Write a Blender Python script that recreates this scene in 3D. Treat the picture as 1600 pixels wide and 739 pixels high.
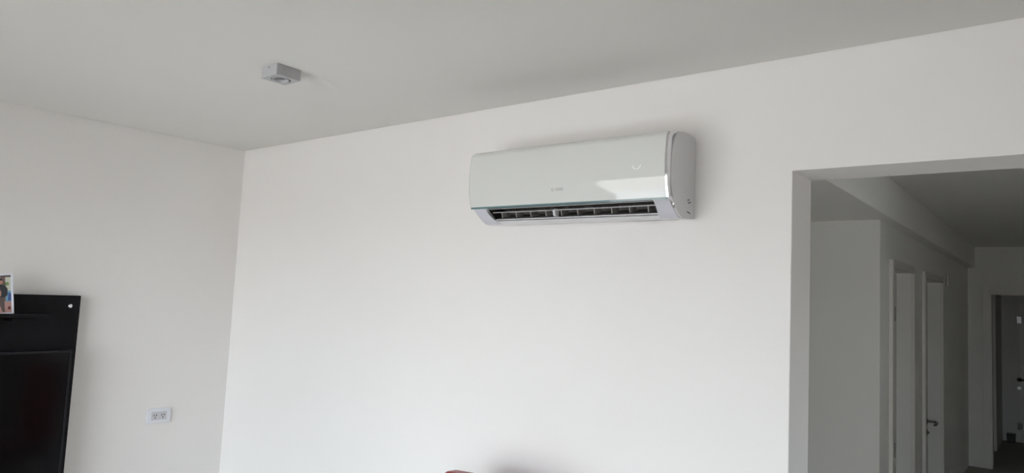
import bpy, bmesh, math, random
from mathutils import Vector, Matrix
random.seed(7)
for o in list(bpy.data.objects): bpy.data.objects.remove(o)
scene = bpy.context.scene
COL = scene.collection
CZ = 1.72                       # camera height above the floor
DEG = math.radians

# ------------------------------------------------------------------ camera
cam_d = bpy.data.cameras.new('camera'); cam = bpy.data.objects.new('camera', cam_d); COL.objects.link(cam)
R = Matrix(((0.7815242, 0.62207808, 0.04731585),
            (0.01478403, -0.0942871, 0.99543527),
            (0.62369974, -0.77725723, -0.08288447)))   # world -> camera, from the vanishing points
cam.matrix_world = Matrix.Translation((0, 0, CZ)) @ R.transposed().to_4x4()
cam_d.sensor_fit = 'HORIZONTAL'; cam_d.sensor_width = 36.0
cam_d.lens = 1075.78 * 36.0 / 1600.0
cam_d.clip_start = 0.02; cam_d.clip_end = 200
scene.camera = cam

# ------------------------------------------------------------------ sky, light, exposure
world = bpy.data.worlds.new('sky'); scene.world = world; world.use_nodes = True
wn = world.node_tree; wn.nodes.clear()
w_out = wn.nodes.new('ShaderNodeOutputWorld'); w_bg = wn.nodes.new('ShaderNodeBackground')
w_tc = wn.nodes.new('ShaderNodeTexCoord'); w_sep = wn.nodes.new('ShaderNodeSeparateXYZ'); w_ramp = wn.nodes.new('ShaderNodeValToRGB')
w_map = wn.nodes.new('ShaderNodeMapRange')
w_map.inputs['From Min'].default_value = -1; w_map.inputs['From Max'].default_value = 1
wn.links.new(w_tc.outputs['Generated'], w_sep.inputs[0]); wn.links.new(w_sep.outputs['Z'], w_map.inputs['Value'])
wn.links.new(w_map.outputs[0], w_ramp.inputs[0]); wn.links.new(w_ramp.outputs[0], w_bg.inputs['Color']); wn.links.new(w_bg.outputs[0], w_out.inputs[0])
cr = w_ramp.color_ramp
cr.elements[0].position = 0.0; cr.elements[0].color = (0.42, 0.41, 0.385, 1)
cr.elements[1].position = 1.0; cr.elements[1].color = (0.62, 0.76, 1.0, 1)
e = cr.elements.new(0.49); e.color = (0.45, 0.445, 0.43, 1)
e = cr.elements.new(0.505); e.color = (0.86, 0.95, 1.0, 1)
w_bg.inputs['Strength'].default_value = 11.0
scene.view_settings.view_transform = 'Standard'
try: scene.view_settings.look = 'None'
except Exception: pass
scene.view_settings.exposure = 0.0
scene.view_settings.gamma = 1.0
scene.view_settings.use_curve_mapping = False
try:
    scene.cycles.max_bounces = 14; scene.cycles.diffuse_bounces = 10; scene.cycles.glossy_bounces = 6
except Exception: pass

WIN = (-3.52, -0.95, 0.03, 2.22)     # sliding window in the wall behind the camera: x0, x1, z0, z1
WIN3 = (0.20, 1.26, 0.03, 2.02)      # glazed balcony door further right in the same wall
YN = -1.40                            # inner face of that wall
def portal(name, W):
    p = bpy.data.lights.new(name, 'AREA'); p.shape = 'RECTANGLE'; p.size = W[1]-W[0]; p.size_y = W[3]-W[2]
    try: p.cycles.is_portal = True
    except Exception: pass
    o = bpy.data.objects.new(name, p); COL.objects.link(o)
    o.location = ((W[0]+W[1])/2, YN-0.22, (W[2]+W[3])/2); o.rotation_euler = (DEG(90), 0, 0)
portal('window_portal', WIN); portal('balcony_door_portal', WIN3)
sun_d = bpy.data.lights.new('sun', 'SUN'); sun_d.energy = 8.0; sun_d.angle = DEG(1.5); sun_d.color = (1.0, 0.97, 0.92)
sun = bpy.data.objects.new('sun', sun_d); COL.objects.link(sun)
sun.rotation_euler = Vector((0.12, 0.52, -0.84)).to_track_quat('-Z', 'Y').to_euler()
W2 = (2.70, 3.40, 1.0, 1.95)        # kitchen-side window lighting the hall from the right: y0, y1, z0, z1
pl2 = bpy.data.lights.new('hall_window_portal', 'AREA'); pl2.shape = 'RECTANGLE'; pl2.size = W2[3]-W2[2]; pl2.size_y = W2[1]-W2[0]
try: pl2.cycles.is_portal = True
except Exception: pass
po2 = bpy.data.objects.new('hall_window_portal', pl2); COL.objects.link(po2)
po2.location = (1.52, (W2[0]+W2[1])/2, (W2[2]+W2[3])/2); po2.rotation_euler = (0, DEG(90), 0)

# ------------------------------------------------------------------ materials
def mat(name, col, rough=0.6, metal=0.0, coat=0.0, spec=0.5, mottle=0.0, scale=2.0, bump=0.0, bscale=300.0, ior=None, trans=0.0):
    m = bpy.data.materials.new(name); m.use_nodes = True
    n = m.node_tree.nodes; l = m.node_tree.links; b = n['Principled BSDF']
    b.inputs['Roughness'].default_value = rough; b.inputs['Metallic'].default_value = metal
    b.inputs['Coat Weight'].default_value = coat; b.inputs['Coat Roughness'].default_value = 0.005
    b.inputs['Specular IOR Level'].default_value = spec
    if trans: b.inputs['Transmission Weight'].default_value = trans
    if ior: b.inputs['IOR'].default_value = ior
    tc = n.new('ShaderNodeTexCoord'); nz = n.new('ShaderNodeTexNoise')
    nz.inputs['Scale'].default_value = scale; nz.inputs['Detail'].default_value = 5
    l.new(tc.outputs['Object'], nz.inputs['Vector'])
    rp = n.new('ShaderNodeValToRGB')
    k = mottle
    rp.color_ramp.elements[0].position = 0.3; rp.color_ramp.elements[1].position = 0.7
    rp.color_ramp.elements[0].color = (col[0]*(1-k*0.6), col[1]*(1-k), col[2]*(1-k*1.3), 1)
    rp.color_ramp.elements[1].color = (min(1, col[0]*(1+k*0.6)), min(1, col[1]*(1+k)), min(1, col[2]*(1+k*1.1)), 1)
    l.new(nz.outputs['Fac'], rp.inputs[0]); l.new(rp.outputs[0], b.inputs['Base Color'])
    if bump:
        n2 = n.new('ShaderNodeTexNoise'); n2.inputs['Scale'].default_value = bscale; n2.inputs['Detail'].default_value = 4
        l.new(tc.outputs['Object'], n2.inputs['Vector'])
        bp = n.new('ShaderNodeBump'); bp.inputs['Strength'].default_value = bump; bp.inputs['Distance'].default_value = 0.002
        l.new(n2.outputs['Fac'], bp.inputs['Height']); l.new(bp.outputs[0], b.inputs['Normal'])
    return m

M = dict(
    wall=mat('wall_paint', (0.82, 0.80, 0.785), 0.75, mottle=0.012, scale=1.3, bump=0.25, bscale=35),
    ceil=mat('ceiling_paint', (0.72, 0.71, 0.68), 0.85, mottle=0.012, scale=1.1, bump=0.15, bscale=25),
    hall=mat('hall_paint', (0.85, 0.84, 0.81), 0.8, mottle=0.01, scale=1.5, bump=0.2, bscale=35),
    groove=mat('ceiling_joint', (0.50, 0.48, 0.45), 0.9),
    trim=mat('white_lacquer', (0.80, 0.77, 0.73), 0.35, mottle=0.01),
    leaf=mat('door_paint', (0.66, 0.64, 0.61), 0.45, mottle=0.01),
    floor=mat('beige_floor_tile', (0.58, 0.53, 0.47), 0.18, mottle=0.06, scale=3),
    dfloor=mat('dark_hall_tile', (0.10, 0.09, 0.085), 0.22, mottle=0.2, scale=4),
    balc=mat('balcony_concrete', (0.74, 0.71, 0.67), 0.8, mottle=0.06),
    grout=mat('grout', (0.40, 0.39, 0.37), 0.9),
    panel=mat('white_glass_front', (0.71, 0.72, 0.70), 0.35, coat=1.0, spec=0.2, mottle=0.004),
    edge=mat('teal_glass_edge', (0.13, 0.22, 0.23), 0.12, coat=0.6),
    abs=mat('white_plastic', (0.72, 0.72, 0.74), 0.38, mottle=0.004),
    absc=mat('pale_lilac_plastic', (0.60, 0.60, 0.66), 0.4),
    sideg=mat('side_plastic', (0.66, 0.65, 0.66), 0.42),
    inner=mat('outlet_dark_plastic', (0.03, 0.028, 0.028), 0.6),
    inner2=mat('outlet_grey_plastic', (0.09, 0.085, 0.08), 0.6),
    fin=mat('fin_plastic', (0.30, 0.29, 0.28), 0.5),
    chrome=mat('chrome', (0.72, 0.72, 0.74), 0.12, metal=1.0),
    steel=mat('dark_nickel', (0.30, 0.29, 0.28), 0.25, metal=1.0),
    logo=mat('grey_print', (0.46, 0.46, 0.455), 0.4),
    dark=mat('black_plastic', (0.018, 0.018, 0.02), 0.4),
    black=mat('black_melamine', (0.008, 0.0075, 0.009), 0.35, spec=0.12, mottle=0.15, scale=30, bump=0.05, bscale=200),
    screen=mat('tv_screen_glass', (0.003, 0.003, 0.0035), 0.12, spec=0.18),
    bezel=mat('tv_bezel', (0.010, 0.010, 0.012), 0.3, spec=0.3),
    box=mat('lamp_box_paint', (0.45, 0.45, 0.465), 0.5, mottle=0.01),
    lens=mat('lamp_glass', (0.16, 0.16, 0.165), 0.15, coat=0.5),
    frame=mat('white_frame', (0.80, 0.81, 0.90), 0.35),
    plate=mat('socket_plastic', (0.74, 0.75, 0.80), 0.3),
    mod=mat('socket_module', (0.58, 0.58, 0.60), 0.35),
    red=mat('red_leather', (0.30, 0.032, 0.034), 0.38, mottle=0.15, scale=20, bump=0.3, bscale=90),
    wood=mat('dark_wood', (0.07, 0.03, 0.02), 0.4, mottle=0.3, scale=12),
    alu=mat('window_aluminium', (0.70, 0.70, 0.70), 0.4),
    glass=mat('clear_glass', (1, 1, 1), 0.0, trans=1.0, ior=1.45),
    p_cream=mat('print_cream', (0.62, 0.62, 0.52), 0.3), p_blue=mat('print_blue', (0.16, 0.36, 0.50), 0.3),
    p_navy=mat('print_navy', (0.05, 0.10, 0.30), 0.3), p_pink=mat('print_pink', (0.48, 0.27, 0.24), 0.3),
    p_brown=mat('print_brown', (0.20, 0.12, 0.10), 0.3), p_dark=mat('print_dark', (0.025, 0.028, 0.035), 0.3),
    p_skin=mat('print_skin', (0.45, 0.24, 0.18), 0.3), p_green=mat('print_green', (0.20, 0.30, 0.12), 0.3),
    p_grey=mat('print_trousers', (0.11, 0.08, 0.075), 0.3), p_red=mat('print_dark_red', (0.14, 0.02, 0.02), 0.3),
)
# thin glass lets daylight through without caustic noise: straight-through transparency mixed with a clear reflection
g = M['glass']; gn = g.node_tree; gn.nodes.clear()
go = gn.nodes.new('ShaderNodeOutputMaterial'); gt = gn.nodes.new('ShaderNodeBsdfTransparent'); gg = gn.nodes.new('ShaderNodeBsdfGlossy')
gf = gn.nodes.new('ShaderNodeFresnel'); gm = gn.nodes.new('ShaderNodeMixShader'); gg.inputs['Roughness'].default_value = 0.0
gn.links.new(gf.outputs[0], gm.inputs[0]); gn.links.new(gt.outputs[0], gm.inputs[1]); gn.links.new(gg.outputs[0], gm.inputs[2]); gn.links.new(gm.outputs[0], go.inputs[0])

# ------------------------------------------------------------------ helpers
def smooth_angle(me, ang=35):
    for p in me.polygons: p.use_smooth = True
    try: me.set_sharp_from_angle(angle=DEG(ang))
    except Exception:
        for p in me.polygons: p.use_smooth = False

def obj(name, bm, m, parent=None, smooth=False, bevel=0.0, segs=2):
    me = bpy.data.meshes.new(name)
    bmesh.ops.recalc_face_normals(bm, faces=bm.faces[:])
    bm.to_mesh(me); bm.free()
    for mm in (m if isinstance(m, (list, tuple)) else [m]): me.materials.append(mm)
    if smooth: smooth_angle(me)
    o = bpy.data.objects.new(name, me); COL.objects.link(o)
    if parent is not None: o.parent = parent
    if bevel:
        b = o.modifiers.new('bevel', 'BEVEL'); b.width = bevel; b.segments = segs; b.limit_method = 'ANGLE'; b.angle_limit = DEG(40)
    return o

def tag(o, label=None, cat=None, group=None, kind=None):
    if label: o['label'] = label
    if cat: o['category'] = cat
    if group: o['group'] = group
    if kind: o['kind'] = kind
    return o

def empty(name, loc=(0, 0, 0), rz=0):
    o = bpy.data.objects.new(name, None); COL.objects.link(o); o.location = loc; o.rotation_euler = (0, 0, rz)
    o.empty_display_size = 0.05
    return o

def box(bm, x0, x1, y0, y1, z0, z1, T=None):
    vs = [bm.verts.new((x, y, z)) for z in (z0, z1) for y in (y0, y1) for x in (x0, x1)]
    fs = [(0, 2, 3, 1), (4, 5, 7, 6), (0, 1, 5, 4), (2, 6, 7, 3), (0, 4, 6, 2), (1, 3, 7, 5)]
    out = [bm.faces.new([vs[i] for i in f]) for f in fs]
    if T: bmesh.ops.transform(bm, matrix=T, verts=vs)
    return out

def B(*a):
    bm = bmesh.new(); box(bm, *a); return bm

def prism(bm, pts, axis, a0, a1):
    """pts: closed 2D polygon. axis 'X': (y,z); 'Y': (x,z); 'Z': (x,y)."""
    def P(p, a): return (a, p[0], p[1]) if axis == 'X' else ((p[0], a, p[1]) if axis == 'Y' else (p[0], p[1], a))
    A = [bm.verts.new(P(p, a0)) for p in pts]; Bv = [bm.verts.new(P(p, a1)) for p in pts]
    bm.faces.new(A); bm.faces.new(Bv[::-1])
    n = len(pts)
    for i in range(n): bm.faces.new((A[i], A[(i+1) % n], Bv[(i+1) % n], Bv[i]))

def cyl(bm, c, axis, r, h, n=24, r2=None):
    """cylinder from c along axis vector, length h"""
    r2 = r if r2 is None else r2
    q = Vector((0, 0, 1)).rotation_difference(Vector(axis).normalized()).to_matrix().to_4x4()
    T = Matrix.Translation(c) @ q
    a = [bm.verts.new(T @ Vector((r*math.cos(2*math.pi*i/n), r*math.sin(2*math.pi*i/n), 0))) for i in range(n)]
    b = [bm.verts.new(T @ Vector((r2*math.cos(2*math.pi*i/n), r2*math.sin(2*math.pi*i/n), h))) for i in range(n)]
    bm.faces.new(a[::-1]); bm.faces.new(b)
    for i in range(n): bm.faces.new((a[i], a[(i+1) % n], b[(i+1) % n], b[i]))

def tube(bm, pts, r, n=10):
    pts = [Vector(p) for p in pts]; rings = []
    for i, p in enumerate(pts):
        d = (pts[min(i+1, len(pts)-1)] - pts[max(i-1, 0)]).normalized()
        u = d.orthogonal().normalized() if i == 0 else (rings_u - d*rings_u.dot(d)).normalized()
        rings_u = u; v = d.cross(u)
        rr = r[i] if isinstance(r, (list, tuple)) else r
        rings.append([bm.verts.new(p + (u*math.cos(2*math.pi*k/n) + v*math.sin(2*math.pi*k/n))*rr) for k in range(n)])
    for a, b in zip(rings, rings[1:]):
        for k in range(n): bm.faces.new((a[k], a[(k+1) % n], b[(k+1) % n], b[k]))
    bm.faces.new(rings[0][::-1]); bm.faces.new(rings[-1])

def lathe(bm, prof, T, n=40, closed=True):
    """prof: list of (r, z) revolved about local z"""
    rings = [[bm.verts.new(T @ Vector((r*math.cos(2*math.pi*k/n), r*math.sin(2*math.pi*k/n), z))) for k in range(n)] for r, z in prof]
    m = len(rings)
    for i in range(m if closed else m-1):
        a = rings[i]; b = rings[(i+1) % m]
        for k in range(n): bm.faces.new((a[k], a[(k+1) % n], b[(k+1) % n], b[k]))

def spline(pts, n=8):
    out = []
    for i in range(len(pts)-1):
        p0 = Vector(pts[max(i-1, 0)]); p1 = Vector(pts[i]); p2 = Vector(pts[i+1]); p3 = Vector(pts[min(i+2, len(pts)-1)])
        for k in range(n):
            t = k/n
            out.append(tuple(0.5*((2*p1) + (p2-p0)*t + (2*p0-5*p1+4*p2-p3)*t*t + (3*p1-p0-3*p2+p3)*t**3)))
    out.append(tuple(pts[-1])); return out

def struct(name, bm, m, parent=None, **k):
    o = obj(name, bm, m, parent, **k)
    if parent is None: o['kind'] = 'structure'
    if name.startswith('wall_'):                 # walls stand on the screed below the tiles
        for v in o.data.vertices:
            if abs(v.co.z) < 1e-6: v.co.z = -0.006
    return o

# ------------------------------------------------------------------ key planes (metres)
XL = -3.967          # left wall
YW = 2.25            # wall with the air conditioner
YH = 2.46            # its far face (hall side)
XJ = -0.669          # left jamb of the wide opening
XJ2 = 1.30           # right jamb (out of frame)
ZL = CZ + 0.434      # lintel
ZC = CZ + 0.807      # ceiling
XR = 4.20            # right wall of the living room
XB = -0.801          # face of the hall beam
ZS = CZ + 0.563      # underside of the hall beam
XD = -0.874          # hall wall with the doors
YF1 = 4.71           # short hall wall seen through the opening
YE = 9.716           # end wall of the hall
XHL = -2.30; XHR = 0.75
TH = 0.15

# ------------------------------------------------------------------ living room shell
G = 0.004            # shadow joint between ceiling board and walls
struct('wall_far', (lambda bm: (prism(bm, [(XL-TH, 0), (XJ, 0), (XJ, ZL), (XJ2, ZL), (XJ2, 0), (XR+TH, 0), (XR+TH, ZC+0.10), (XL-TH, ZC+0.10)], 'Y', YW, YH), bm)[1])(bmesh.new()), M['wall'], bevel=0.003)
struct('wall_left', B(XL-TH, XL, YN-0.2, YW, 0, ZC+0.10), M['wall'])
struct('wall_right', B(XR, XR+TH, YN-0.2, YW, 0, ZC+0.10), M['wall'])
bm = bmesh.new()
a, b = WIN, WIN3
prism(bm, [(XL, 0), (a[0], 0), (a[0], a[3]), (a[1], a[3]), (a[1], 0), (b[0], 0), (b[0], b[3]), (b[1], b[3]), (b[1], 0), (XR, 0), (XR, ZC+0.1), (XL, ZC+0.1)], 'Y', YN-0.2, YN)
struct('wall_near', bm, M['wall'])
struct('ceiling', B(XL+G, XR-G, YN+G, YW-G, ZC, ZC+0.012), M['ceil'])
struct('trim_1', B(XL, XR, YN, YW, ZC+0.012, ZC+0.10), M['groove'])
# floor: large-format tiles laid on a screed; each tile a piece of its own
fl = struct('floor', B(XL-TH, XR+TH, YN-0.2, YH, -0.10, -0.006), M['grout'])
fh = struct('floor_hall', B(XHL-TH, XHR+0.6+TH, YH, 12.4, -0.10, -0.006), M['grout'])
ts = 0.80
nx = int(math.ceil((XR-XL)/ts)); ny = int(math.ceil((YW-YN)/ts))
for i in range(nx):
    for j in range(ny):
        xa = XL+i*ts; ya = YN+j*ts
        xb = min(xa+ts-0.003, XR-0.002); yb = min(ya+ts-0.003, YW-0.002)
        o = obj('floor_tile', B(xa+0.002, xb, ya+0.002, yb, -0.006, 0.0), M['floor'], fl)
for j in range(7):
    ya = YW+0.002+j*0.8
    for i in range(4):
        xa = XHL+i*0.80
        yb = ya+0.797
        xb = xa+0.797
        if j > 2 and xb < XD: continue
        if j == 0 and (xa < XJ or xb > XJ2):       # under the wall opening only
            xa = max(xa, XJ); xb = min(xb, XJ2)
        o = obj('floor_tile', B(xa+0.002, xb, ya, yb, -0.006, 0.0), M['floor'] if j < 3 else M['dfloor'], fh)

# glazing behind the camera: sliding glass and a balcony door in aluminium frames
def glazing(name, W, nleaf):
    x0, x1, z0, z1 = W
    win = empty(name, ((x0+x1)/2, YN-0.1, 0)); win['kind'] = 'structure'
    wx = win.location.x
    bm = bmesh.new()
    for a in ((x0, x1, z1-0.05, z1), (x0, x1, 0, z0+0.03), (x0, x0+0.05, z0+0.03, z1-0.05), (x1-0.05, x1, z0+0.03, z1-0.05)):
        box(bm, a[0]-wx, a[1]-wx, -0.04, 0.04, a[2], a[3])
    obj('window_frame', bm, M['alu'], win)
    lw = (x1-x0-0.10)/nleaf
    for k in range(nleaf):
        a = x0+0.05+k*lw; b = a+lw
        bm = bmesh.new()
        for q in ((a, b, z1-0.10, z1-0.05), (a, b, z0+0.03, z0+0.11), (a, a+0.045, z0+0.11, z1-0.10), (b-0.045, b, z0+0.11, z1-0.10)):
            box(bm, q[0]-wx+0.001, q[1]-wx-0.001, -0.02, 0.02, q[2], q[3])
        s = obj('sash', bm, M['alu'], win)
        obj('pane', B(a+0.045-wx, b-0.045-wx, -0.003, 0.003, z0+0.11, z1-0.10), M['glass'], s)
glazing('window_1', WIN, 2); glazing('window_3', WIN3, 1)
# balcony outside
struct('floor_balcony', B(XL-1.0, XR+1.0, YN-1.75, YN-0.2, -0.15, -0.01), M['balc'])
rail = empty('balcony_railing', (0, YN-1.68, -0.01))
tag(rail, 'white metal balcony railing outside the window behind the viewer', 'railing')
obj('top_rail', B(XL-0.9, XR+0.9, -0.03, 0.03, 1.02, 1.06), M['alu'], rail)
obj('bottom_rail', B(XL-0.9, XR+0.9, -0.015, 0.015, 0.10, 0.13), M['alu'], rail)
for k in range(9):
    x = XL-0.85+k*(XR-XL+1.7)/8
    obj('post', B(x-0.02, x+0.02, -0.02, 0.02, 0, 1.02), M['alu'], rail)


# ------------------------------------------------------------------ hall
def wall_with_holes(bm, x0, x1, ya, yb, z1, holes):
    """wall slab between x0 and x1 running along Y, holes = [(y0, y1, ztop)] in order: one U-shaped outline"""
    pts = [(ya, 0)]
    for h in holes: pts += [(h[0], 0), (h[0], h[2]), (h[1], h[2]), (h[1], 0)]
    pts += [(yb, 0), (yb, z1), (ya, z1)]
    prism(bm, pts, 'X', x0, x1)

D1 = (5.05, 5.833); D2 = (6.385, 7.39); ZD = CZ + 0.283
bm = bmesh.new(); wall_with_holes(bm, XD-0.16, XD, YF1, YE, ZS, [(D1[0], D1[1], ZD+0.006), (D2[0], D2[1], ZD)])
struct('wall_hall_left', bm, M['hall'])
struct('wall_hall_front', B(XHL, XD-0.16, YF1, YF1+0.15, 0, ZS), M['hall'])
struct('wall_hall_side', B(XHL-TH, XHL, YH, YF1+0.15, 0, ZC), M['hall'])
bm = bmesh.new(); XR2 = XHR+0.60
box(bm, XR2, XR2+TH, YH, W2[0], 0, ZC); box(bm, XR2, XR2+TH, W2[1], 12.4, 0, ZC)
box(bm, XR2, XR2+TH, W2[0], W2[1], 0, W2[2]); box(bm, XR2, XR2+TH, W2[0], W2[1], W2[3], ZC)
struct('wall_hall_right', bm, M['hall'])
w2 = empty('window_2', (XR2+0.07, (W2[0]+W2[1])/2, 0)); w2['kind'] = 'structure'
hh = (W2[1]-W2[0])/2
bm = bmesh.new()
for a in ((-hh, hh, W2[2], W2[2]+0.05), (-hh, hh, W2[3]-0.05, W2[3]), (-hh, -hh+0.05, W2[2]+0.05, W2[3]-0.05), (hh-0.05, hh, W2[2]+0.05, W2[3]-0.05), (-0.03, 0.03, W2[2]+0.05, W2[3]-0.05)):
    box(bm, -0.03, 0.03, *a)
fr2 = obj('window_frame', bm, M['alu'], w2)
for a, b in ((-hh+0.05, -0.03), (0.03, hh-0.05)): obj('pane', B(-0.003, 0.003, a, b, W2[2]+0.05, W2[3]-0.05), M['glass'], fr2)
struct('ceiling_hall', B(XHL-TH, XHR+0.6+TH, YH, 12.4, ZC, ZC+0.12), M['hall'])
struct('beam', B(XHL, XB, YH, YE, ZS, ZC-0.003), M['hall'], bevel=0.004)

def lever_handle(parent, p, dy=1, s=1.0):
    """lever on the +X face of a leaf at p: rosette, neck and lever along Y; the key rosette below"""
    x, y, z = p
    h = obj('handle', (lambda bm: (cyl(bm, (x, y, z), (1, 0, 0), 0.026, 0.008, 24),
        tube(bm, [(x+0.006, y, z), (x+0.050, y, z), (x+0.072, y+0.004*dy, z), (x+0.082, y+0.018*dy, z-0.001), (x+0.086, y+0.07*dy, z-0.004), (x+0.084, y+0.115*dy, z-0.009), (x+0.074, y+0.130*dy, z-0.011)],
             [0.011, 0.011, 0.012, 0.012, 0.011, 0.010, 0.008], 12), bm)[2])(bmesh.new()), M['steel'], parent, smooth=True)
    k = obj('key_rosette', (lambda bm: (cyl(bm, (x, y, z-0.10), (1, 0, 0), 0.026, 0.008, 24), cyl(bm, (x+0.008, y, z-0.10), (1, 0, 0), 0.009, 0.012, 16), bm)[2])(bmesh.new()), M['steel'], parent, smooth=True)
    return h, k

def hinge(parent, x, y, z, m):
    bm = bmesh.new()
    cyl(bm, (x, y, z-0.045), (0, 0, 1), 0.007, 0.09, 14)
    cyl(bm, (x, y, z+0.045), (0, 0, 1), 0.008, 0.006, 14); cyl(bm, (x, y, z-0.051), (0, 0, 1), 0.008, 0.006, 14)
    box(bm, x-0.004, x-0.001, y-0.02, y+0.03, z-0.04, z+0.04)
    return obj('hinge', bm, m, parent, smooth=True)

def side_door(name, yr, ztop, depth, hinges, handle):
    d = empty(name, (XD, (yr[0]+yr[1])/2, 0)); d['kind'] = 'structure'
    oy = d.location.y
    y0, y1 = yr[0]-oy, yr[1]-oy
    cw = 0.052; ct = 0.023
    # casing: two uprights and a head, proud of the wall
    for nm, a in (('casing', (y0-cw, y0, 0, ztop+cw)), ('casing', (y1, y1+cw, 0, ztop+cw)), ('casing', (y0, y1, ztop, ztop+cw))):
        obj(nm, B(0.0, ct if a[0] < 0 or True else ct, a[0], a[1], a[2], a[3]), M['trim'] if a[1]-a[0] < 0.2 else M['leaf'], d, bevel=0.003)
    # door stop lining
    bm = bmesh.new()
    box(bm, -depth-0.045, -depth-0.001, y1-0.004, y1, 0, ztop-0.004); box(bm, -depth-0.045, -depth-0.001, y0, y0+0.004, 0, ztop-0.004)
    box(bm, -depth-0.045, -depth-0.001, y0, y1, ztop-0.004, ztop)
    obj('lining', bm, M['trim'], d)
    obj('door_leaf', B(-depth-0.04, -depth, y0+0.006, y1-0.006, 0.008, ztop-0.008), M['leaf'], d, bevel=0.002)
    for hz in hinges: hinge(d, -depth+0.009, y1-0.145, hz, M['steel'])
    if handle: lever_handle(d, (-depth, y1-0.08, handle), -1)
    return d
side_door('door_1', D1, ZD+0.006, 0.095, (CZ-0.012, CZ-0.985), None)
side_door('door_2', D2, ZD-0.0, 0.100, (), CZ-0.965)

# small wall lamp and a switch past the second door
wl = empty('wall_lamp', (XD, 7.68, CZ+0.33))
tag(wl, 'small nickel wall lamp beside the top of the second hall door', 'lamp')
obj('backplate', B(0, 0.006, -0.02, 0.02, -0.06, 0.06), M['leaf'], wl, bevel=0.002)
bm = bmesh.new(); cyl(bm, (0.022, 0, -0.055), (0, 0, 1), 0.011, 0.11, 20); box(bm, 0.006, 0.014, -0.006, 0.006, -0.01, 0.01)
obj('lamp_tube', bm, M['chrome'], wl, smooth=True)
sw = empty('light_switch', (XD, 7.62, CZ-0.63))
tag(sw, 'small double light switch on the hall wall past the second door', 'switch')
obj('switch_plate', B(0, 0.008, -0.035, 0.035, -0.055, 0.055), M['hall'], sw, bevel=0.003)
for zz in (-0.045, 0.008): obj('rocker', B(0.008, 0.013, -0.016, 0.016, zz, zz+0.036), M['leaf'], sw, bevel=0.002)

# end wall of the hall with its doorway, then the dark passage and the last wall
XO0, XO1, ZO = -0.66, 0.25, CZ+0.268
bm = bmesh.new(); prism(bm, [(XD, 0), (XO0, 0), (XO0, ZO), (XO1, ZO), (XO1, 0), (XHR+0.6, 0), (XHR+0.6, ZC), (XD, ZC)], 'Y', YE, YE+0.15)
struct('wall_hall_end', bm, M['hall'])
d3 = empty('door_3', ((XO0+XO1)/2, YE, 0)); d3['kind'] = 'structure'
ox = d3.location.x
for a in ((XO0-0.07, XO0, 0, ZO+0.07), (XO1, XO1+0.07, 0, ZO+0.07), (XO0, XO1, ZO, ZO+0.07)):
    obj('casing', B(a[0]-ox, a[1]-ox, -0.02, 0, a[2], a[3]), M['hall'], d3, bevel=0.003)
bm = bmesh.new(); box(bm, XO0-ox, XO0-ox+0.015, -0.012, 0.16, 0, ZO-0.015); box(bm, XO1-ox-0.015, XO1-ox, -0.012, 0.16, 0, ZO-0.015); box(bm, XO0-ox, XO1-ox, -0.012, 0.16, ZO-0.015, ZO)
obj('lining', bm, M['trim'], d3)
Y2 = 11.05
bm = bmesh.new(); box(bm, -0.90, -0.75, YE+0.15, Y2, 0, ZC)
struct('wall_passage_left', bm, M['hall'])
bm = bmesh.new(); prism(bm, [(-0.90, 0), (-0.69, 0), (-0.69, CZ+0.30), (0.20, CZ+0.30), (0.20, 0), (XHR+0.6, 0), (XHR+0.6, ZC), (-0.90, ZC)], 'Y', Y2, Y2+0.13)
struct('wall_passage_end', bm, M['hall'])
d4 = empty('door_4', (0, Y2, 0)); d4['kind'] = 'structure'
for a in ((-0.745, -0.69, 0, CZ+0.355), (0.20, 0.255, 0, CZ+0.355), (-0.69, 0.20, CZ+0.30, CZ+0.355)):
    obj('casing', B(a[0], a[1], -0.02, 0, a[2], a[3]), M['trim'], d4, bevel=0.003)
struct('wall_last_left', B(-0.90, -0.69, Y2+0.13, 12.13, 0, ZC), M['hall'])
struct('wall_last_end', B(-0.90, XHR+0.6, 12.13, 12.28, 0, ZC), M['hall'])
d5 = empty('door_5', (-0.06, 12.13, 0)); d5['kind'] = 'structure'
obj('door_leaf', B(-0.425, 0.40, -0.035, 0, 0.02, CZ+0.18), M['trim'], d5, bevel=0.003)
for zz in (CZ+0.02, CZ-1.75+0.05, ):
    pass
for zz in (CZ-0.03, 0.22):
    bm = bmesh.new(); cyl(bm, (-0.445, -0.03, zz-0.05), (0, 0, 1), 0.012, 0.10, 14); box(bm, -0.445, -0.40, -0.038, -0.034, zz-0.045, zz+0.045)
    obj('hinge', bm, M['chrome'], d5, smooth=True)
bm = bmesh.new(); cyl(bm, (-0.43, -0.035, CZ-0.86), (0, -1, 0), 0.03, 0.012, 20)
tube(bm, [(-0.43, -0.04, CZ-0.86), (-0.43, -0.09, CZ-0.86), (-0.40, -0.10, CZ-0.86), (-0.30, -0.10, CZ-0.86)], 0.012, 12)
obj('handle', bm, M['dark'], d5, smooth=True)
bm = bmesh.new(); cyl(bm, (-0.43, -0.035, CZ-0.98), (0, -1, 0), 0.025, 0.012, 20); obj('key_rosette', bm, M['chrome'], d5, smooth=True)
bn = empty('waste_bin', (-0.585, 12.02, 0)); tag(bn, 'small black bin on the floor at the far end of the hall', 'bin')
bm = bmesh.new(); prism(bm, [(-0.045, 0), (0.045, 0), (0.05, 0.10), (-0.05, 0.10)], 'Y', -0.05, 0.05); obj('bin_body', bm, M['dark'], bn, bevel=0.006)
obj('bin_lid', B(-0.052, 0.052, -0.052, 0.052, 0.10, 0.113), M['dark'], bn, bevel=0.004)

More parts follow.
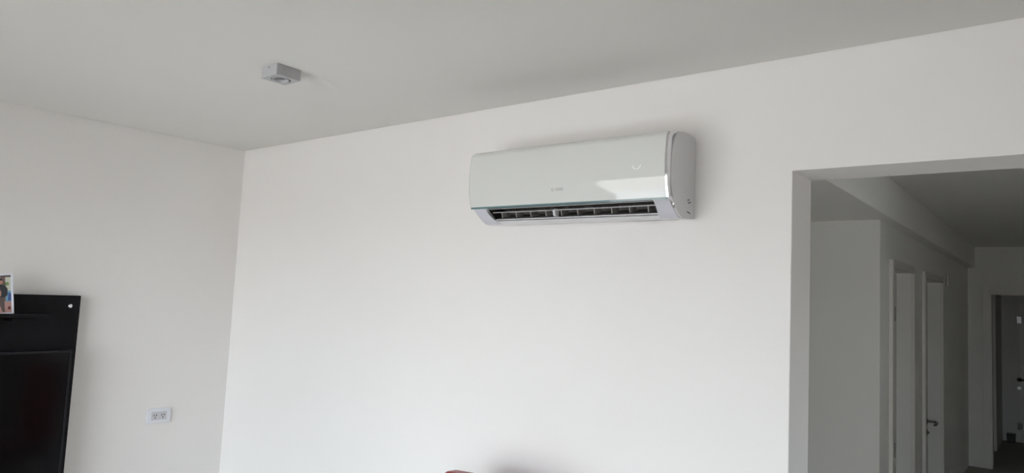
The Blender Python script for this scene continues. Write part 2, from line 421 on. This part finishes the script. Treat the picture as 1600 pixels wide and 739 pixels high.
# ------------------------------------------------------------------ air conditioner
AX0, AX1 = -1.868, -1.000
ac = empty('air_conditioner', ((AX0+AX1)/2, YW, CZ+0.283))
tag(ac, 'white split air conditioner with glossy curved front high on the wall', 'air conditioner')
cx, cy, cz = ac.location
def L(y, z): return (y-cy, z+CZ-cz)      # profile point relative to camera height -> local
front = spline([(2.105, .571), (2.070, .565), (2.049, .552), (2.041, .528), (2.036, .463), (2.040, .392), (2.054, .339)], 6)
low = spline([(2.066, .337), (2.098, .309), (2.130, .289), (2.164, .280), (2.235, .286)], 5)
outer = [(2.249, .290), (2.249, .560), (2.238, .573), (2.200, .577), (2.150, .576)]
inset = [(y+0.007, z-0.001) for y, z in front[1:]]
prof = [L(*p) for p in (outer + [front[0]] + inset + low)]
xl, xr = AX0-cx+0.004, AX1-cx-0.004
ML, MR = xl+0.062, xr-0.060       # mouth limits
bm = bmesh.new()
# end pieces: full profile
prism(bm, prof, 'X', xl, ML); prism(bm, prof, 'X', MR, xr)
# middle: same profile with the mouth cut out
mouth = [L(2.075, .3365), L(2.19, .360), L(2.22, .345), L(2.215, .315), L(2.135, .2935), L(2.128, .2895)]
lowcut = [p for p in low if p[0] > 2.132]
profm = [L(*p) for p in (outer + [front[0]] + inset)] + mouth + [L(*p) for p in lowcut]
prism(bm, profm, 'X', ML, MR)
obj('body', bm, M['abs'], ac, smooth=True)
# slanted cheeks at the mouth ends, with their pale lilac faces
for s, xa, xb in ((-1, xl, ML), (1, MR, xr)):
    bm = bmesh.new()
    ppts = [(y-0.0012, z-0.0012) for y, z in low if y < 2.150]
    A = []; C_ = []
    for i, (y, z) in enumerate(ppts):
        t = i/(len(ppts)-1)
        sl = 0.022*t
        if s < 0: a, b = xa+0.001, xb-0.006+sl
        else: a, b = xa+0.006-sl*0.8, xb-0.001
        Y, Z = L(y, z)
        A.append([bm.verts.new((a, Y, Z)), bm.verts.new((b, Y, Z))])
        C_.append([bm.verts.new((a, Y+0.003, Z+0.003)), bm.verts.new((b, Y+0.003, Z+0.003))])
    for i in range(len(A)-1):
        bm.faces.new((A[i][0], A[i][1], A[i+1][1], A[i+1][0])); bm.faces.new((C_[i][0], C_[i+1][0], C_[i+1][1], C_[i][1]))
        bm.faces.new((A[i][0], A[i+1][0], C_[i+1][0], C_[i][0])); bm.faces.new((A[i][1], C_[i][1], C_[i+1][1], A[i+1][1]))
    bm.faces.new((A[0][0], C_[0][0], C_[0][1], A[0][1])); bm.faces.new((A[-1][0], A[-1][1], C_[-1][1], C_[-1][0]))
    obj('cheek', bm, M['absc'], ac, smooth=True)
# outlet liner (dark throat)
bm = bmesh.new()
th = [L(2.080, .3372), L(2.19, .3605), L(2.2205, .345), L(2.2155, .3145), L(2.140, .2940)]
for a, b in zip(th, th[1:]):
    o_ = 0.0015
    v = [bm.verts.new((x, p[0]-o_*0, p[1]-(o_ if False else 0))) for x, p in ((ML+0.001, a), (MR-0.001, a), (MR-0.001, b), (ML+0.001, b))]
    bm.faces.new(v)
for x in (ML+0.0012, MR-0.0012):
    bm.faces.new([bm.verts.new((x, p[0], p[1])) for p in th])
bmesh.ops.transform(bm, matrix=Matrix.Translation((0, -0.0015, 0)), verts=bm.verts[:])
lin = obj('outlet_liner', bm, M['inner'], ac)
sol = lin.modifiers.new('solid', 'SOLIDIFY'); sol.thickness = 0.001
# grey scroll wall deeper in the throat, right part
obj('scroll_wall', (lambda bm: (prism(bm, [L(2.150, .352), L(2.205, .345), L(2.205, .320), L(2.150, .306), L(2.146, .307), L(2.198, .323), L(2.198, .342), L(2.148, .348)], 'X', ML+0.004, MR-0.004), bm)[1])(bmesh.new()), M['inner2'], ac)
obj('mouth_lip', (lambda bm: (prism(bm, [L(2.0720, .3325), L(2.0722, .3310), L(2.082, .3325), L(2.082, .3335)], 'X', ML-0.006, MR+0.004), bm)[1])(bmesh.new()), M['abs'], ac)
# horizontal louvers
def louver(y, z, w, t, ang, x0_, x1_, m, sag=0.0):
    n = 16; bm = bmesh.new(); rows = []
    for i in range(n+1):
        x = x0_+(x1_-x0_)*i/n
        dz = -sag*math.sin(math.pi*i/n)
        r = []
        for (u, v) in ((0, 0), (w*0.5, t*0.9), (w, t*0.5), (w, -t*0.5), (w*0.5, -t*0.5), (0, -t*0.8)):
            yy = y+u*math.cos(ang)-v*math.sin(ang); zz = z+u*math.sin(ang)+v*math.cos(ang)+dz
            Y, Z = L(yy, zz); r.append(bm.verts.new((x, Y, Z)))
        rows.append(r)
    for a, b in zip(rows, rows[1:]):
        for k in range(6): bm.faces.new((a[k], a[(k+1) % 6], b[(k+1) % 6], b[k]))
    bm.faces.new(rows[0]); bm.faces.new(rows[-1][::-1])
    return obj('louver', bm, m, ac)
louver(2.098, .3215, 0.014, 0.0022, DEG(9), ML+0.014, MR-0.003, M['abs'], 0.001)
louver(2.124, .2965, 0.045, 0.0042, DEG(9), ML+0.004, MR-0.004, M['abs'])
# vertical fins
nf = 10
for k in range(nf):
    x = ML+0.05+(MR-ML-0.09)*k/(nf-1)
    bm = bmesh.new(); prism(bm, [L(2.116, .3015), L(2.110, .322), L(2.155, .338), L(2.160, .312)], 'X', x-0.0018, x+0.0018)
    f_ = obj('fin', bm, M['fin'], ac)
bm = bmesh.new(); cyl(bm, (ML+0.318, *L(2.094, .318)), (0.2, 0, -1), 0.006, 0.018, 12); box(bm, ML+0.314, ML+0.322, L(2.10, 0)[0], L(2.12, 0)[0], L(0, .297)[1], L(0, .325)[1])
obj('louver_pivot', bm, M['abs'], ac, smooth=True)
# flap rest below the mouth: bottom lip strip
obj('bottom_lip', (lambda bm: (prism(bm, [L(2.131, .2885), L(2.150, .2825), L(2.168, .2785), L(2.225, .2835), L(2.225, .2855), L(2.168, .2815), L(2.150, .2850), L(2.133, .2905)], 'X', ML-0.02, MR+0.02), bm)[1])(bmesh.new()), M['abs'], ac)
# glossy front glass
bm = bmesh.new()
fp = front[3:]
rows = []
xs = [AX0-cx+0.001, AX0-cx+0.003] + [AX0-cx+0.003+(AX1-AX0-0.016)*i/12 for i in range(1, 12)] + [AX1-cx-0.011, AX1-cx-0.009]
th_ = 0.006
for x in xs:
    o1 = [bm.verts.new((x, L(y-0.0005, z)[0], L(y, z)[1])) for y, z in fp]
    i1 = [bm.verts.new((x, L(y+th_, z)[0], L(y, z-0.0)[1])) for y, z in fp]
    rows.append(o1+i1[::-1])
n_ = len(rows[0])
for a, b in zip(rows, rows[1:]):
    for k in range(n_): bm.faces.new((a[k], a[(k+1) % n_], b[(k+1) % n_], b[k]))
bm.faces.new(rows[0]); bm.faces.new(rows[-1][::-1])
fpn = obj('front_panel', bm, M['panel'], ac, smooth=True)
# teal ground edge of the glass along the bottom and the left end
y0_, z0_ = fp[-1]
bm = bmesh.new(); prism(bm, [L(y0_-0.0008, z0_+0.0005), L(y0_+0.0010, z0_-0.0066), L(y0_+0.0085, z0_-0.0050), L(y0_+0.0065, z0_+0.0005)], 'X', AX0-cx, AX1-cx-0.0085)
tag(obj('glass_edge', bm, M['edge'], fpn), 'teal ground glass edge')
bm = bmesh.new(); rws = []
for y, z in fp[::1]:
    rws.append([bm.verts.new((AX0-cx-0.0005, L(y, z)[0], L(y, z)[1])), bm.verts.new((AX0-cx-0.0005, L(y+0.004, z)[0], L(y, z)[1])), bm.verts.new((AX0-cx+0.0009, L(y+0.004, z)[0], L(y, z)[1])), bm.verts.new((AX0-cx+0.0009, L(y-0.0005, z)[0], L(y, z)[1]))])
for a, b in zip(rws, rws[1:]):
    for k in range(4): bm.faces.new((a[k], a[(k+1) % 4], b[(k+1) % 4], b[k]))
bm.faces.new(rws[0]); bm.faces.new(rws[-1][::-1])
obj('glass_edge', bm, M['edge'], fpn)
# chrome band wrapping the right end, tapering to a point low down
bm = bmesh.new(); rws = []
band = front[1:] + low[1:6]
nb = len(band)
for i, (y, z) in enumerate(band):
    t = i/(nb-1)
    w = 0.019*math.sin(math.pi*min(1, (t*0.93+0.07)))**0.7+0.001
    # inward direction: normal to profile pointing into the body
    a = band[max(0, i-1)]; b = band[min(nb-1, i+1)]
    ty, tz = b[0]-a[0], b[1]-a[1]; ln = math.hypot(ty, tz) or 1; ny_, nz_ = -tz/ln, ty/ln
    if ny_ < 0: ny_, nz_ = -ny_, -nz_
    p0 = L(y-0.0004*0, z); p1 = L(y+ny_*w, z+nz_*w)
    rws.append([bm.verts.new((AX1-cx-0.0085, *p0)), bm.verts.new((AX1-cx-0.001, *p0)), bm.verts.new((AX1-cx+0.0015, *p1)), bm.verts.new((AX1-cx-0.0085, *p1))])
for a, b in zip(rws, rws[1:]):
    for k in range(4): bm.faces.new((a[k], a[(k+1) % 4], b[(k+1) % 4], b[k]))
bm.faces.new(rws[0]); bm.faces.new(rws[-1][::-1])
tag(obj('chrome_band', bm, M['chrome'], ac, smooth=True), 'thin chrome band round the right end')
# side cap
cap = [L(2.249, .289), L(2.249, .560), L(2.238, .573), L(2.200, .577)] + [L(*p) for p in spline([(2.160, .577), (2.112, .568), (2.080, .540), (2.062, .490), (2.058, .438), (2.064, .385), (2.078, .345), (2.102, .308), (2.128, .290), (2.164, .2815), (2.235, .286)], 5)]
bm = bmesh.new(); prism(bm, cap, 'X', xr, AX1-cx+0.004)
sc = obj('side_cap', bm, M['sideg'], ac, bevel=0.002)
# marks on the cap: N-shaped moulded mark, small clip slot, screw dot
bm = bmesh.new(); X_ = AX1-cx+0.0042
def slab(y, z, dy, dz, h=0.0035):
    n = Vector((0, -dz, dy)).normalized()*h/2
    Y, Z = L(y, z); v = [bm.verts.new((X_, Y+a*dy+b*n.y, Z+a*dz+b*n.z)) for a, b in ((0, -1), (0, 1), (1, 1), (1, -1))]
    w = [bm.verts.new((X_+0.0008, q.co.y, q.co.z)) for q in v]
    bm.faces.new(v[::-1]); bm.faces.new(w)
    for i in range(4): bm.faces.new((v[i], v[(i+1) % 4], w[(i+1) % 4], w[i]))
for nm, a in (('moulded_mark', (2.188, .346, 0.014, 0.004)), ('moulded_mark', (2.193, .337, 0.020, 0.006)), ('clip_slot', (2.186, .307, 0.024, -0.004))):
    bm = bmesh.new(); slab(*a, 0.0035); obj(nm, bm, M['dark'], sc)
bm = bmesh.new(); cyl(bm, (X_-0.0005, *L(2.165, .372)), (1, 0, 0), 0.0022, 0.001, 12); obj('screw', bm, M['logo'], sc)
# bright ring reflection painted as a white arc, and print on the glass
def on_front(x, z):
    for (ya, za), (yb, zb) in zip(front, front[1:]):
        if zb <= z <= za:
            t = (za-z)/(za-zb); return ya+(yb-ya)*t
    return 2.04
bm = bmesh.new()
rx_, rz_ = -1.112-cx, 0.440
for i in range(28):
    a0 = math.pi*(1.02+0.96*i/28) ; a1 = math.pi*(1.02+0.96*(i+1)/28)
    if 13 <= i <= 14: continue
    q = []
    for a, r in ((a0, .0125), (a1, .0125), (a1, .0170), (a0, .0170)):
        z = rz_+0.012+r*math.sin(a)
        q.append(bm.verts.new((rx_+r*math.cos(a), L(on_front(0, z), 0)[0]-0.0012, L(0, z)[1])))
    bm.faces.new(q)
dr = obj('reflection_arc', bm, mat('reflection_white', (0.95, 0.95, 0.95), 0.2, coat=1.0), fpn)
sol = dr.modifiers.new('solid', 'SOLIDIFY'); sol.thickness = 0.0006

def text_mesh(name, body, size, T, m, parent, sx=1.0):
    cu = bpy.data.curves.new(name, 'FONT'); cu.body = body; cu.size = size; cu.align_x = 'CENTER'; cu.align_y = 'CENTER'
    cu.extrude = 0.0003; cu.offset = size*0.02
    t = bpy.data.objects.new(name, cu); COL.objects.link(t)
    dg = bpy.context.evaluated_depsgraph_get(); dg.update()
    me = bpy.data.meshes.new_from_object(t.evaluated_get(dg)); bpy.data.objects.remove(t)
    me.transform(T); me.materials.clear(); me.materials.append(m)
    o = bpy.data.objects.new(name, me); COL.objects.link(o); o.parent = parent; return o
zl = .387
Tt = Matrix.Translation((-1.436-cx, L(on_front(0, zl), 0)[0]-0.0010, L(0, zl)[1])) @ Matrix.Rotation(DEG(90+12), 4, 'X')
text_mesh('logo_lettering', 'GREE', 0.0150, Tt @ Matrix.Translation((0.008, 0, 0)), M['logo'], fpn)
# round emblem left of the letters: an open ring with a bar
bm = bmesh.new()
lx = -0.021
for i in range(24):
    a0 = DEG(40+300*i/24); a1 = DEG(40+300*(i+1)/24)
    bm.faces.new([bm.verts.new(Tt @ Vector((lx+r*math.cos(a), r*math.sin(a), 0))) for a, r in ((a0, .0038), (a1, .0038), (a1, .0060), (a0, .0060))])
bm.faces.new([bm.verts.new(Tt @ Vector((lx+a, b, 0))) for a, b in ((0, -.001), (.0066, -.001), (.0066, .0012), (0, .0012))])
em = obj('logo_emblem', bm, M['logo'], fpn); em.modifiers.new('solid', 'SOLIDIFY').thickness = 0.0004
# energy/rating sticker under the right part of the lip
bm = bmesh.new(); Y_, Z_ = L(2.180, .2785)
prism(bm, [L(2.172, .2780), L(2.215, .2815), L(2.215, .2808), L(2.172, .2773)], 'X', 0.235, 0.335); obj('rating_sticker', bm, M['mod'], ac)

# ------------------------------------------------------------------ ceiling spotlight box
lx0, lx1, ly0, ly1 = -2.352, -2.250, 1.374, 1.476
sp = empty('ceiling_spotlight', ((lx0+lx1)/2, (ly0+ly1)/2, ZC)); tag(sp, 'small square white surface spotlight on the ceiling', 'ceiling light')
hw = 0.051; H = 0.042; rr = 0.036
bm = bmesh.new(); N = 32
def sq(a):
    c, s = math.cos(a), math.sin(a); k = hw/max(abs(c), abs(s)); return c*k, s*k
Rt = [bm.verts.new((*sq(2*math.pi*i/N), -0.0015)) for i in range(N)]
Rb = [bm.verts.new((*sq(2*math.pi*i/N), -H)) for i in range(N)]
Ci = [bm.verts.new((rr*math.cos(2*math.pi*i/N), rr*math.sin(2*math.pi*i/N), -H)) for i in range(N)]
Cu = [bm.verts.new((rr*math.cos(2*math.pi*i/N), rr*math.sin(2*math.pi*i/N), -H+0.02)) for i in range(N)]
for i in range(N):
    j = (i+1) % N
    bm.faces.new((Rt[i], Rt[j], Rb[j], Rb[i])); bm.faces.new((Rb[i], Rb[j], Ci[j], Ci[i])); bm.faces.new((Ci[i], Ci[j], Cu[j], Cu[i]))
bm.faces.new(Rt); bm.faces.new(Cu)
obj('housing', bm, M['box'], sp, smooth=True)
obj('mounting_plate', B(-hw+0.003, hw-0.003, -hw+0.003, hw-0.003, -0.0016, 0), M['groove'], sp)
bm = bmesh.new(); lathe(bm, [(0.0315, -H+0.004), (0.0315, -H-0.0018), (0.0265, -H-0.001), (0.0235, -H+0.008), (0.026, -H+0.008)], Matrix.Identity(4), 36); obj('ring', bm, M['box'], sp, smooth=True)
bm = bmesh.new(); cyl(bm, (0, 0, -H+0.012), (0, 0, 1), 0.0357, 0.004, 32); obj('recess', bm, M['dark'], sp)
bm = bmesh.new(); cyl(bm, (0, 0, -H+0.0075), (0, 0, 1), 0.0245, 0.004, 28); obj('lamp_lens', bm, M['lens'], sp, smooth=True)
bm = bmesh.new(); cyl(bm, (0.0, -hw+0.0005, -0.009), (0, -1, 0), 0.003, 0.002, 14); obj('screw', bm, M['steel'], sp)

# ------------------------------------------------------------------ wall socket on the left wall
so = empty('wall_socket', (XL, 1.858, CZ-0.771)); tag(so, 'white double power socket plate on the left wall', 'socket')
def rrect(w, h, r, n=6):
    out = []
    for cx_, cy_, a0 in ((w-r, h-r, 0), (-w+r, h-r, 90), (-w+r, -h+r, 180), (w-r, -h+r, 270)):
        for k in range(n+1): a = DEG(a0+90*k/n); out.append((cx_+r*math.cos(a), cy_+r*math.sin(a)))
    return out
bm = bmesh.new(); prism(bm, rrect(0.064, 0.041, 0.012), 'X', 0, 0.011)
obj('plate', bm, M['plate'], so, bevel=0.003, segs=3)
for k, yc in enumerate((-0.021, 0.021)):
    bm = bmesh.new(); prism(bm, rrect(0.0195, 0.0225, 0.003), 'X', 0.0105, 0.0125)
    bmesh.ops.transform(bm, matrix=Matrix.Translation((0, yc, 0)), verts=bm.verts[:])
    mo = obj('socket_module', bm, M['mod'], so)
    for nm, dy, dz, a in (('slot', -0.0068, 0.004, 30), ('slot', 0.0068, 0.004, -30), ('slot', 0, -0.009, 0)):
        bm = bmesh.new(); box(bm, 0.0120, 0.0130, -0.0019, 0.0019, -0.0048, 0.0048)
        bmesh.ops.transform(bm, matrix=Matrix.Translation((0, yc+dy, dz)) @ Matrix.Rotation(DEG(-a), 4, 'X'), verts=bm.verts[:])
        obj(nm, bm, M['dark'], mo)

# ------------------------------------------------------------------ TV wall unit, TV, framed photo
tu = empty('tv_panel_unit', (XL, 0.60, 0)); tag(tu, 'tall black board standing against the left wall behind the television', 'TV panel')
XP = 0.042
obj('back_panel', B(0.001, XP, -0.85, 0.796, 0.0, CZ-0.1145), M['black'], tu, bevel=0.0015)
le = empty('wall_shelf', (XL+XP, 0.60, CZ-0.222)); tag(le, 'narrow black shelf on the black board under the framed photo', 'shelf')
obj('shelf_board', B(0.0, 0.085, -0.85, 0.66, 0.0, 0.018), M['black'], le, bevel=0.001)
for y in (-0.6, 0.0, 0.5): obj('bracket', B(0.0, 0.06, y-0.006, y+0.006, -0.02, 0.0), M['black'], le)
for zz in (CZ-0.167,):
    bm = bmesh.new(); cyl(bm, (XP, 0.752, zz), (1, 0, 0), 0.0095, 0.002, 20, 0.007); tag(obj('screw_cap', bm, M['chrome'], tu, smooth=True), 'silver screw cap')
tv = empty('television', (XL+XP+0.002, 0.748, CZ-0.756)); tag(tv, 'black flat television mounted on the black wall panel', 'television')
TW, THh = 0.615, 0.3715
obj('rear_shell', B(0.012, 0.040, -TW+0.012, TW-0.012, -THh+0.012, THh-0.012), M['bezel'], tv, bevel=0.006)
obj('wall_bracket', B(0.0, 0.012, -0.2, 0.2, -0.12, 0.12), M['bezel'], tv)
bm = bmesh.new()
for a in ((-TW, TW, THh-0.011, THh), (-TW, TW, -THh, -THh+0.018), (-TW, -TW+0.010, -THh+0.018, THh-0.011), (TW-0.010, TW, -THh+0.018, THh-0.011)):
    box(bm, 0.036, 0.052, *a)
obj('bezel', bm, M['bezel'], tv)
obj('screen', B(0.040, 0.0485, -TW+0.010, TW-0.010, -THh+0.018, THh-0.011), M['screen'], tv)

pf = empty('photo_frame', (XL+XP+0.045, 1.097, CZ-0.2035)); tag(pf, 'white framed photo of a person in dark jacket on TV ledge', 'picture frame')
W_, Hh = 0.135, 0.189
rot = Matrix.Rotation(DEG(6.5), 4, 'X')
def pfo(name, boxes, m, parent):
    bm = bmesh.new()
    for b_ in boxes: box(bm, *b_)
    bmesh.ops.transform(bm, matrix=rot, verts=bm.verts[:]); return obj(name, bm, m, parent)
fw = 0.007
pfo('frame', [(0, 0.014, -W_, 0, 0, fw), (0, 0.014, -W_, 0, Hh-fw, Hh), (0, 0.014, -W_, -W_+fw, fw, Hh-fw), (0, 0.014, -fw, 0, fw, Hh-fw)], M['frame'], pf)
ph = pfo('photo_print', [(0.002, 0.006, -W_+fw, -fw, fw, Hh-fw)], M['p_cream'], pf)
def flat(bm, pts, d):        # pts in (y from right edge, z), laid on the print
    bm.faces.new([bm.verts.new(rot @ Vector((0.0062+d, -p[0], p[1]))) for p in pts])
def pr(name, pts, m, d):
    if name.split('_')[1] in ('trousers', 'jacket', 'hands', 'face', 'hair', 'pillar'): pts = [(p[0]-0.011, p[1]) for p in pts]
    bm = bmesh.new(); flat(bm, pts, d); obj(name, bm, m, ph)
pr('printed_floor', [(fw, fw), (W_-fw, fw), (W_-fw, 0.060), (fw, 0.058)], M['p_pink'], 0.0)
pr('printed_counter', [(fw, 0.058), (W_-fw, 0.060), (W_-fw, 0.112), (fw, 0.108)], M['p_blue'], 0.0)
pr('printed_counter', [(fw, 0.062), (0.020, 0.062), (0.018, 0.098), (fw, 0.096)], M['p_navy'], 0.0002)
pr('printed_pillar', [(0.040, 0.06), (0.058, 0.06), (0.058, Hh-fw), (0.040, Hh-fw)], M['p_brown'], 0.0002)
pr('printed_beam', [(fw, Hh-0.016), (W_-fw, Hh-0.016), (W_-fw, Hh-fw), (fw, Hh-fw)], M['p_grey'], 0.0003)
pr('printed_shelf', [(0.014, 0.135), (0.032, 0.133), (0.034, 0.148), (0.016, 0.150)], M['p_green'], 0.0002)
pr('printed_object', [(0.010, 0.02), (0.022, 0.022), (0.021, 0.034), (0.012, 0.036)], M['p_red'], 0.0002)
# printed person: legs, jacket, hand, head
pr('printed_trousers', [(0.044, 0.010), (0.054, 0.012), (0.062, 0.040), (0.072, 0.010), (0.088, 0.010), (0.084, 0.082), (0.046, 0.082)], M['p_grey'], 0.0004)
pr('printed_jacket', [(0.042, 0.080), (0.032, 0.090), (0.032, 0.120), (0.044, 0.136), (0.062, 0.142), (0.084, 0.138), (0.096, 0.120), (0.094, 0.080)], M['p_dark'], 0.0005)
pr('printed_hands', [(0.058, 0.086), (0.066, 0.084), (0.070, 0.104), (0.062, 0.118), (0.056, 0.104)], M['p_skin'], 0.0006)
pr('printed_face', [(0.060+0.010*math.cos(DEG(a)), 0.153+0.013*math.sin(DEG(a))) for a in range(0, 360, 30)], M['p_skin'], 0.0006)
pr('printed_hair', [(0.060+0.0115*math.cos(DEG(a)), 0.158+0.012*math.sin(DEG(a))) for a in range(0, 181, 20)], M['p_dark'], 0.0007)

# ------------------------------------------------------------------ red chair below the air conditioner
ch = empty('dining_chair', (-1.853, 2.03, 0), DEG(-11)); tag(ch, 'dark red padded high-backed chair against the white wall', 'chair')
# local: back's far left corner at the origin, +x along the back, -y towards the room
zt = CZ-0.689
bm = bmesh.new()
prism(bm, [(0.0, 0.47), (0.42, 0.47), (0.425, zt-0.03), (0.42, zt-0.004), (0.40, zt+0.004), (0.31, zt+0.018), (0.21, zt+0.023), (0.11, zt+0.014), (0.02, zt+0.003), (0.0, zt-0.001), (-0.008, zt-0.03)], 'Y', -0.055, 0.0)
obj('backrest', bm, M['red'], ch, bevel=0.010, segs=3)
obj('seat', B(-0.005, 0.425, -0.46, -0.056, 0.41, 0.48), M['red'], ch, bevel=0.015, segs=3)
obj('seat_frame', B(0.01, 0.41, -0.44, -0.01, 0.36, 0.41), M['wood'], ch)
for x in (0.01, 0.37):
    obj('leg', B(x, x+0.04, -0.45, -0.41, 0, 0.36), M['wood'], ch, bevel=0.004)
    obj('leg', B(x, x+0.04, -0.05, -0.01, 0, 0.36), M['wood'], ch, bevel=0.004)
